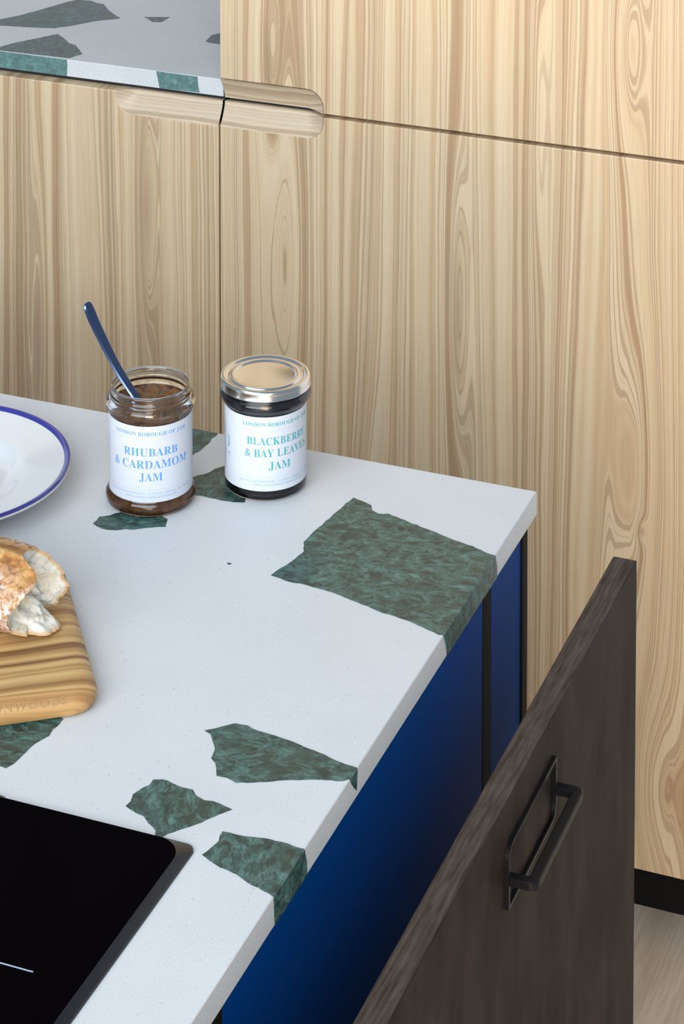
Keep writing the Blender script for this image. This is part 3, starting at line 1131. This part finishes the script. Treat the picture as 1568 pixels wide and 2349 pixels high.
jr = [(.0, .0022), (.0304, .0022), (.0332, .0032), (.0342, .0060), (.0339, .0094), (.0325, .0142), (.0325, .0755), (.0328, .0782), (.0336, .0800), (.0338, .0812)]
v, f = [], []
nA = 128
top_rings = [(.96, .0), (.88, .0), (.78, .0), (.66, .0), (.53, .0), (.40, .0), (.27, .0), (.13, .0)]
for i in range(nA):
    a = 2 * math.pi * i / nA
    for (r, z) in jr:
        v.append((J1[0] + r * math.cos(a), J1[1] + r * math.sin(a), J1[2] + z))
    for (s, _) in top_rings:
        r = .0338 * s
        x, y = J1[0] + r * math.cos(a), J1[1] + r * math.sin(a)
        h = .0808 + noise.noise(Vector((x * 120, y * 120, 2))) * .0030 + noise.noise(Vector((x * 330, y * 330, 5))) * .0018 - .003 * (1 - s)
        v.append((x, y, J1[2] + h))
m = len(jr) + len(top_rings)
ctr = len(v)
v.append((J1[0], J1[1], J1[2] + .0775))
for i in range(nA):
    k = (i + 1) % nA
    for j in range(m - 1):
        f.append((i * m + j, k * m + j, k * m + j + 1, i * m + j + 1))
    f.append((i * m + m - 1, k * m + m - 1, ctr))
jm = mk('jam', v, f, M_JAM1, jar1, smooth=True, angle=60)
jm['label'] = 'brown rhubarb jam'
R1 = .03435
P1 = facing(J1)
lb = label_mesh(J1, R1 + .0001, .0122, .0757, P1, 1.9, jar1)
lines = [('LONDON BOROUGH OF JAM', .0649, .0678, .0031, False),
         ('RHUBARB', .0467, .0510, .0065, False), ('& CARDAMOM', .0680, .0407, .0067, False), ('JAM', .0193, .0303, .0066, False),
         ('LBJ \u00b7 51D CHATSWORTH RD \u00b7 CLAPTON \u00b7 LONDON \u00b7 UK \u00b7 E5 0LH', .0745, .0190, .0016, True),
         ('WWW.LONDONBOROUGHOFJAM.COM', .0450, .0160, .0017, True)]
label_print(lb, J1, R1 + .0001, P1, lines, [(.0646, .040), (.0229, .040)], M_INK1, M_INKP1,
            [(-.0475, .034, .060, .0007), (.0465, .028, .060, .0005)])

# closed jar
J2 = (-.8048, 1.8814, ZT + .0003)
jar2 = thing('jam_jar', J2, 'lidded jar of dark blackberry jam with teal lettering beside the open jar', 'jar')
outer = [(.0, .0), (.0315, .0), (.0332, .0010), (.0340, .0030), (.0341, .0060), (.0340, .0095), (.0340, .0705), (.0343, .0725), (.0352, .0742), (.0372, .0762), (.0383, .0782),
         (.0385, .0802), (.0378, .0822), (.0360, .0836), (.0345, .0845), (.0340, .0852), (.0340, .0900)]
inner = [(.0310, .0900), (.0310, .0850), (.0330, .0815), (.0345, .0795), (.0335, .0765), (.0322, .0735), (.0320, .0700), (.0320, .0060), (.0305, .0035), (.0, .0032)]
lathe('glass', J2, outer + inner, M_GLASS, jar2, n=128, angle=60)
jr = [(.0, .0026), (.0308, .0028), (.0327, .0056), (.0328, .0700), (.0330, .0735), (.0343, .0765), (.0354, .0795), (.0336, .0822), (.0318, .0850), (.0318, .0880), (.0, .0880)]
jm = lathe('jam', J2, jr, M_JAM2, jar2, n=96, angle=60)
jm['label'] = 'near-black blackberry jam'
lid = [(.0, .0926), (.0240, .0926), (.0250, .0929), (.0258, .0938), (.0266, .0941), (.0290, .0941), (.0296, .0938), (.0301, .0927), (.0310, .0924), (.0322, .0927),
       (.0334, .0938), (.0346, .0943), (.0358, .0942), (.0368, .0936), (.0374, .0927), (.0375, .0915), (.0375, .0872), (.0378, .0866), (.0379, .0860), (.0374, .0856), (.0368, .0858), (.0366, .0900), (.0, .0905)]
ld = lathe('lid', J2, lid, M_LID, jar2, n=160, angle=70)
ld['label'] = 'brushed metal screw lid'
R2 = .0342
P2 = facing(J2) + math.radians(20.5)
lb = label_mesh(J2, R2, .0093, .0718, P2 - .15, 1.95, jar2)
lines = [('LONDON BOROUGH OF JAM', .0640, .0640, .0031, False),
         ('BLACKBERRY', .0565, .0485, .0062, False), ('& BAY LEAVES', .0600, .0382, .0064, False), ('JAM', .0190, .0276, .0064, False),
         ('LBJ \u00b7 51D CHATSWORTH RD \u00b7 CLAPTON \u00b7 LONDON \u00b7 UK \u00b7 E5 0LH', .0720, .0168, .0016, True),
         ('WWW.LONDONBOROUGHOFJAM.COM', .0450, .0138, .0017, True)]
label_print(lb, J2, R2, P2, lines, [(.0605, .040), (.0205, .040)], M_INK2, M_INKP2,
            [(-.0590, .018, .062, .0006), (-.0578, .026, .058, .0007), (-.0566, .022, .055, .0006)])
tv, tf = text_mesh(serif('220g'), .0100, .0030, -.004)
tv2, tf2 = text_mesh(serif('C'), .0030, .0030, -.006)
v, f = [], []
for (vs, fs, hc) in ((tv, tf, .0440), (tv2, tf2, .0335)):
    b = len(v)
    v += [on_cyl(J2, R2 + .00012, P2, -.0510 + q, hc - a) for a, q in vs]
    f += [tuple(b + k for k in q) for q in fs]
o = mk('lettering', v, f, M_INK2, lb)
o['label'] = 'weight printed sideways'

# ------------------------------------------------------------------ spoon in the open jar
sp = thing('teaspoon', (-.8830, 1.8265, ZT + .03), 'polished steel teaspoon leaning out of the open jam jar', 'spoon')
SP = [(-0.9432, 1.085, 0.0008), (-0.9428, 1.0842, 0.0036), (-0.94, 1.0785, 0.0044), (-0.936, 1.0697, 0.0043), (-0.9264, 1.0526, 0.0039), (-0.9176, 1.0377, 0.0036), (-0.9085, 1.0247, 0.0033), (-0.8973, 1.011, 0.0031), (-0.8885, 0.998, 0.003), (-0.88, 0.985, 0.003)]
SP = chaikin(SP, 3)
v, f = [], []
for i, (x, z, wd) in enumerate(SP):
    a, b = SP[max(i - 1, 0)], SP[min(i + 1, len(SP) - 1)]
    t = Vector((b[0] - a[0], 0, b[1] - a[1])).normalized()
    # broad face turned towards the viewer and upwards
    nrm = Vector((.77, -.30, .55))
    nrm = (nrm - t * nrm.dot(t)).normalized()
    side = nrm.cross(t).normalized()
    p = Vector((x, 1.8265, z))
    th = .0012
    wd = wd * 1.25
    for (s, q) in ((-1, -.2), (-.72, -1), (.72, -1), (1, -.2), (1, .2), (.72, 1), (-.72, 1), (-1, .2)):
        v.append(tuple(p + side * wd * s + nrm * th * q))
m = 8
for i in range(len(SP) - 1):
    for k in range(m):
        f.append((i * m + k, i * m + (k + 1) % m, (i + 1) * m + (k + 1) % m, (i + 1) * m + k))
f += [tuple(range(m)), tuple(range(len(v) - m, len(v)))]
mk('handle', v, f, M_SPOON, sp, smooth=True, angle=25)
# bowl, sunk in the jam
bv, bf = [], []
bc = Vector((-.8745, 1.8265, ZT + .048))
ax = Vector((.50, 0, -.866))
sd = Vector((0, 1, 0))
nm_ = ax.cross(sd)
nu, nv_ = 20, 8
for s in (0, 1):
    for j in range(nv_ + 1):
        rj = j / nv_
        for i in range(nu):
            a = 2 * math.pi * i / nu
            q = bc + ax * (.019 * rj * math.cos(a)) + sd * (.0125 * rj * math.sin(a)) + nm_ * (-.005 * (1 - rj * rj) + s * .0011)
            bv.append(tuple(q))
for s in (0, 1):
    o_ = s * nu * (nv_ + 1)
    for j in range(nv_):
        for i in range(nu):
            bf.append((o_ + j * nu + i, o_ + j * nu + (i + 1) % nu, o_ + (j + 1) * nu + (i + 1) % nu, o_ + (j + 1) * nu + i))
for i in range(nu):
    a0 = nv_ * nu + i
    a1 = nv_ * nu + (i + 1) % nu
    b_ = nu * (nv_ + 1)
    bf.append((a0, a1, b_ + a1, b_ + a0))
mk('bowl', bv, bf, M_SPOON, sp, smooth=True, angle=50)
